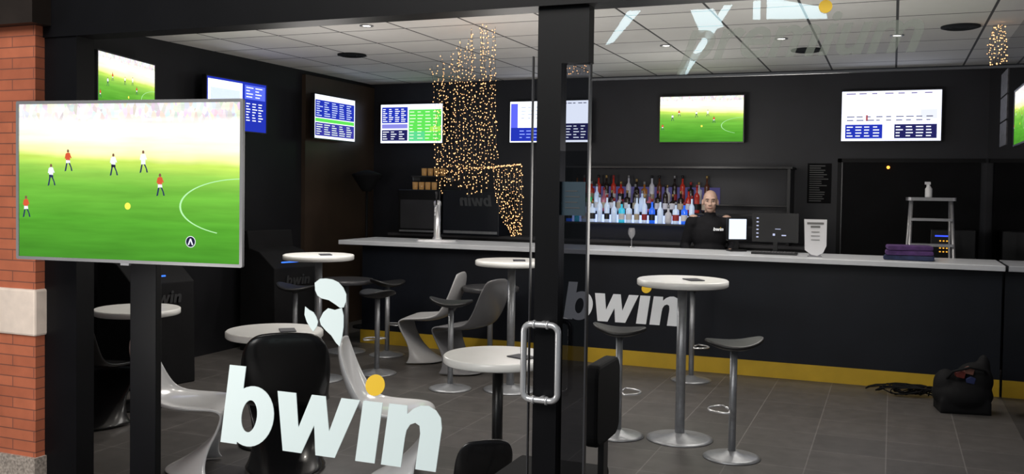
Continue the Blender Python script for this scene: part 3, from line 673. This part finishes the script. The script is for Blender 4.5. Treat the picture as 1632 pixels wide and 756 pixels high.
# ---------------------------------------------------------------- bag and cables
o=thing('duffel_bag',(.53,7.95,0),R(10),'black slumped bag with coloured items on the floor','bag')
g=MB(); g.ball((0,0,.13),(.22,.17,.13),24,14); g.ball((.08,0,.24),(.14,.12,.14),20,12); g.ball((-.12,0,.20),(.09,.10,.12),20,12); g.ball((.15,.02,.34),(.05,.06,.10),14,10); g.box(-.18,.18,-.13,.13,.0,.1)
b_=make('body',g,M['blackm'],o); q=b_.modifiers.new('rm','REMESH'); q.mode='VOXEL'; q.voxel_size=.015; q.use_smooth_shade=True
q=b_.modifiers.new('sm','SMOOTH'); q.iterations=4
for x,z,c in ((-.04,.30,(.12,.02,.015)),(.03,.26,(.02,.03,.10)),(.02,.33,(.18,.08,.06))):
    make('contents',MB().prism([(x-.03,z-.02),(x+.025,z-.03),(x+.035,z+.015),(x,z+.03),(x-.035,z+.01)],-.12,-.06),mat('wrapper',c,.4),o,bevel=.004)
make('strap',MB().tube([(-.15,-.05,.22),(-.1,-.12,.32),(.02,-.13,.36),(.12,-.12,.34),(.17,-.05,.28)],.01,8),M['blackm'],o)
path=[]
for i in range(170):
    a=i*.43; rad=.10+.06*math.sin(i*.21); path.append((rad*1.5*math.cos(a)+.10*math.sin(i*.05),rad*.6*math.sin(a*1.1),.014+.07*abs(math.sin(i*.33))))
cb=make('cable_coil',MB().tube(path,.006,6),M['blackm'],loc=(.16,8.36,0)); tag(cb,'tangled black cables lying on the floor by the bar','cable')

# ---------------------------------------------------------------- fairy light reflections, built as bulb strands
def curtain(name,loc,strands,label):
    g=MB(); wv=MB(); rr=random.Random(2)
    ico=[(0,0,1),(1,0,0),(0,1,0),(-1,0,0),(0,-1,0),(0,0,-1)]; fc=[(0,1,2),(0,2,3),(0,3,4),(0,4,1),(5,2,1),(5,3,2),(5,4,3),(5,1,4)]
    for pts,step in strands:
        wv.tube(pts,.0012,4)
        for a,b2 in zip(pts[:-1],pts[1:]):
            a=Vector(a);b2=Vector(b2); L=(b2-a).length; n=max(1,int(L/step))
            for k in range(n):
                p=a.lerp(b2,(k+rr.random()*.9)/n)+Vector((rr.uniform(-.012,.012),rr.uniform(-.02,.02),0)); r=rr.uniform(.0030,.0060)
                g.add([(p.x+q[0]*r,p.y+q[1]*r,p.z+q[2]*r) for q in ico],fc)
    o=thing(name,loc,0,label,'string lights'); o['kind']='stuff'
    make('bulbs',g,M['bulb'],o,fixn=False)['kind']='stuff'; make('wires',wv,M['wire'],o,fixn=False)
    return o
def cx(px): return (px-740)/179
def czz(py): return 1.65+(301-py)/197
st=[]; rr=random.Random(8)
for i in range(23):
    px=691+i*4.3; t=(px-691)/95
    top=112-72*min(1,t*1.25)+ (0 if t<.9 else 8); top=max(48,top)
    bot=252+rr.uniform(-12,12)+(48 if px<775 else 10)
    st.append(([(cx(px),rr.uniform(-.15,.15),czz(top)),(cx(px+rr.uniform(-2,2)),0,czz((top+bot)/2)),(cx(px+3),0,czz(bot))],.031))
for i in range(9):
    st.append(([(cx(700+i*11),.0,czz(262+i%3*4)),(cx(745+i*4),.05,czz(268)),(cx(828),.0,czz(262))],.045))
for i in range(11):
    o_=i*4.2; st.append(([(cx(785+o_),0,czz(262)),(cx(786+o_),0,czz(300)),(cx(797+o_*.75),0,czz(340)),(cx(814+o_*.35),0,czz(375))],.026))
curtain('reflected_light_curtain',(-3.2,6.9,0),st,'reflection of warm string lights built as a curtain of bulbs')  # concourse lights mirrored in the glass, built as bulbs inside the room
def cluster(loc,w,h,name_label):
    st=[]; rr=random.Random(int(w*100))
    for i in range(9):
        x=(i/8-.5)*w; st.append(([(x*.5,0,0),(x,rr.uniform(-.05,.05),-h*.6),(x*.8,0,-h)],.03))
    curtain('reflected_light_bunch',loc,st,name_label)
cluster((-2.50,7.6,ZC-.16),.26,.16,'reflected warm string lights built as a small bunch of bulbs')  # another reflection of the lights, modelled as hanging bulbs
cluster((.70,7.9,ZC-.02),.13,.30,'reflected warm string lights built as bulbs by the side wall')  # reflected lights at the side wall, modelled as bulbs

# ---------------------------------------------------------------- person
P=thing('person',(-1.71,9.58,0),R(10),'bald man in black shirt standing behind the bar','person')
def cap(g,a,b2,r0,r1):
    a=Vector(a);b2=Vector(b2); g.tube([a,a.lerp(b2,.5),b2],[r0,(r0+r1)/2,r1],14); g.ball(a,r0,14,8); g.ball(b2,r1,14,8)
def remesh(o,v):
    q=o.modifiers.new('rm','REMESH'); q.mode='VOXEL'; q.voxel_size=v; q.use_smooth_shade=True
    q=o.modifiers.new('sm','SMOOTH'); q.iterations=3; q.factor=.4
g=MB()
g.ball((0,.012,1.578),(.072,.093,.092),24,16); g.ball((0,-.018,1.51),(.057,.068,.068),20,12); g.ball((0,-.045,1.468),(.036,.036,.026),16,10)
g.ball((0,-.070,1.585),(.055,.018,.014),14,8)
cap(g,(0,-.082,1.565),(0,-.104,1.525),.007,.012); g.ball((-.012,-.094,1.522),.008); g.ball((.012,-.094,1.522),.008)
for s_ in (-1,1):
    g.ball((s_*.076,.008,1.545),(.010,.018,.032),12,8); g.ball((s_*.036,-.058,1.535),(.022,.02,.018),12,8)
g.ball((0,-.083,1.494),(.022,.010,.006),12,6)
cap(g,(0,.02,1.49),(0,.03,1.37),.052,.058)
g.ball((0,.03,1.22),(.17,.105,.19),24,14); g.ball((0,.02,1.02),(.145,.10,.17),24,14); g.ball((0,.03,.90),(.16,.11,.11),24,12)
for s_ in (-1,1):
    g.ball((s_*.165,.03,1.36),.062,16,10)
    el=(s_*.245,.06,1.10); wr=(s_*.20,-.20,1.07)if s_>0 else (s_*.20,-.16,.98)
    cap(g,(s_*.185,.03,1.35),el,.05,.038); cap(g,el,wr,.038,.025)
    cap(g,(s_*.09,.03,.88),(s_*.10,.02,.48),.085,.055); cap(g,(s_*.10,.02,.48),(s_*.11,.04,.09),.055,.036); g.ball((s_*.11,-.02,.045),(.042,.11,.04),16,8)
    w_=Vector(wr); d_=(w_-Vector(el)).normalized(); pc=w_+d_*.055
    side=Vector((s_,0,0)); g.ball(pc,(.038,.045,.016),14,8)
    for k_,(off,ln) in enumerate(((-.028,.07),(-.010,.08),(.009,.075),(.027,.058))):
        a=pc+d_*.035+side*off; b2=a+d_*ln*.55+Vector((0,0,-.004)); c2=b2+(d_+Vector((0,0,-.9))).normalized()*ln*.45
        cap(g,a,b2,.0095,.0085); cap(g,b2,c2,.0085,.0075)
    a=pc-d_*.02-side*.03; b2=a-side*.028+d_*.03; cap(g,a,b2,.012,.010); cap(g,b2,b2+d_*.03-Vector((0,0,.008)),.010,.008)
bo=make('body',g,M['skin'],P); remesh(bo,.006)
g=MB()
g.ball((0,.03,1.22),(.185,.122,.20),24,14); g.ball((0,.02,1.04),(.165,.118,.18),24,14); g.ball((0,.025,1.33),(.165,.09,.09),24,12); cap(g,(0,.02,1.37),(0,.018,1.415),.072,.062)
for s_ in (-1,1):
    g.ball((s_*.165,.03,1.345),.073,16,10); el=(s_*.245,.06,1.10); wr=Vector((s_*.20,-.20,1.07)if s_>0 else (s_*.20,-.16,.98)); e2=Vector(el)
    cap(g,(s_*.18,.03,1.34),el,.066,.053); cap(g,el,e2.lerp(wr,.85),.053,.038)
g.tube([(0,.02,.86),(0,.02,1.0)],[.168,.165],24)
sh=make('shirt',g,M['shirt'],P,label='black long-sleeved shirt'); remesh(sh,.009)
g=MB(); g.ball((0,.03,.88),(.17,.12,.12),24,12)
for s_ in (-1,1): cap(g,(s_*.09,.03,.86),(s_*.10,.02,.48),.098,.07); cap(g,(s_*.10,.02,.48),(s_*.11,.04,.10),.07,.055)
tr=make('trousers',g,M['trousers'],P,label='black trousers'); remesh(tr,.012)
for s_ in (-1,1):
    g=MB().ball((s_*.11,-.03,.045),(.05,.135,.045),18,10); make('shoe',g,M['black'],P)
    make('eye',MB().ball((s_*.029,-.077,1.560),(.011,.008,.005),12,8).ball((s_*.029,-.083,1.560),(.0058,.004,.005),10,6,1),[M['eyew'],M['iris']],P)
    make('eyebrow',MB().tube([(s_*.014,-.091,1.578),(s_*.03,-.090,1.583),(s_*.046,-.079,1.577)],[.003,.0035,.002],8),M['brow'],P)
make('mouth',MB().tube([(-.024,-.088,1.494),(0,-.0955,1.492),(.024,-.088,1.494)],[.003,.0045,.003],8),M['lips'],P)
e=bpy.data.objects.new('shirt_lettering',None); COL.objects.link(e); e.parent=P; e.location=(.035,-.108,1.265); e.rotation_euler=(0,0,R(14)); word_parts(e,.024,M['decalw'],M['yel'],th=.004)

# ---------------------------------------------------------------- lights
def area(loc,rot,size,energy,col=(1,.95,.88)):
    l=bpy.data.lights.new('a','AREA'); l.energy=energy; l.size=size; l.color=col
    o=bpy.data.objects.new('concourse_fill',l); COL.objects.link(o); o.location=loc; o.rotation_euler=rot; return o
def spot(loc,e,r=.05,ang=110,col=(1,.94,.85),rot=(0,0,0)):
    l=bpy.data.lights.new('s','SPOT'); l.energy=e; l.spot_size=R(ang); l.spot_blend=.7; l.shadow_soft_size=r; l.color=col
    o=bpy.data.objects.new('spot_beam',l); COL.objects.link(o); o.location=loc; o.rotation_euler=rot
for p in pts: spot((*p,ZC-.04),36)
def point(loc,e,col=(1,.96,.91),r=.3):
    l=bpy.data.lights.new('p','POINT'); l.energy=e; l.color=col; l.shadow_soft_size=r
    o=bpy.data.objects.new('added_fill',l); COL.objects.link(o); o.location=loc
for x in (-4.4,-2.6,-.6):
    point((x,6.6,1.75),28)  # added fills without fixtures, they lift the room and ceiling
point((-.6,4.6,1.5),12)
point((-1.9,8.9,2.1),12)  # added fill that brightens the barman, no fixture
point((-2.9,2.2,1.0),20,r=.3)  # added fill outside the shopfront, brightens the white chairs
spot((-1.45,8.3,2.2),20,.1,45,(1,.94,.88),(R(62),0,R(10)))  # added spot aimed at the barman's face, not one of the downlights
area((-2.6,-1.0,4.6),(R(38),0,R(8)),3.0,250,(1,.96,.91))  # added area light for the brick pillar, no fixture built
world=bpy.data.worlds.new('w'); S.world=world; world.use_nodes=True
world.node_tree.nodes['Background'].inputs[0].default_value=(.8,.9,1,1); world.node_tree.nodes['Background'].inputs[1].default_value=.14

# ---------------------------------------------------------------- camera
cd=bpy.data.cameras.new('camera'); cam=bpy.data.objects.new('camera',cd); COL.objects.link(cam)
cd.sensor_width=36; cd.lens=1500/1632*36; cd.shift_y=-.0193; cd.clip_end=100
cam.matrix_world=Matrix.Translation((0,0,1.65))@Matrix.Rotation(R(22),4,'Z')@Matrix.Rotation(R(90-1.7),4,'X')@Matrix.Rotation(R(.83),4,'Z')
S.camera=cam
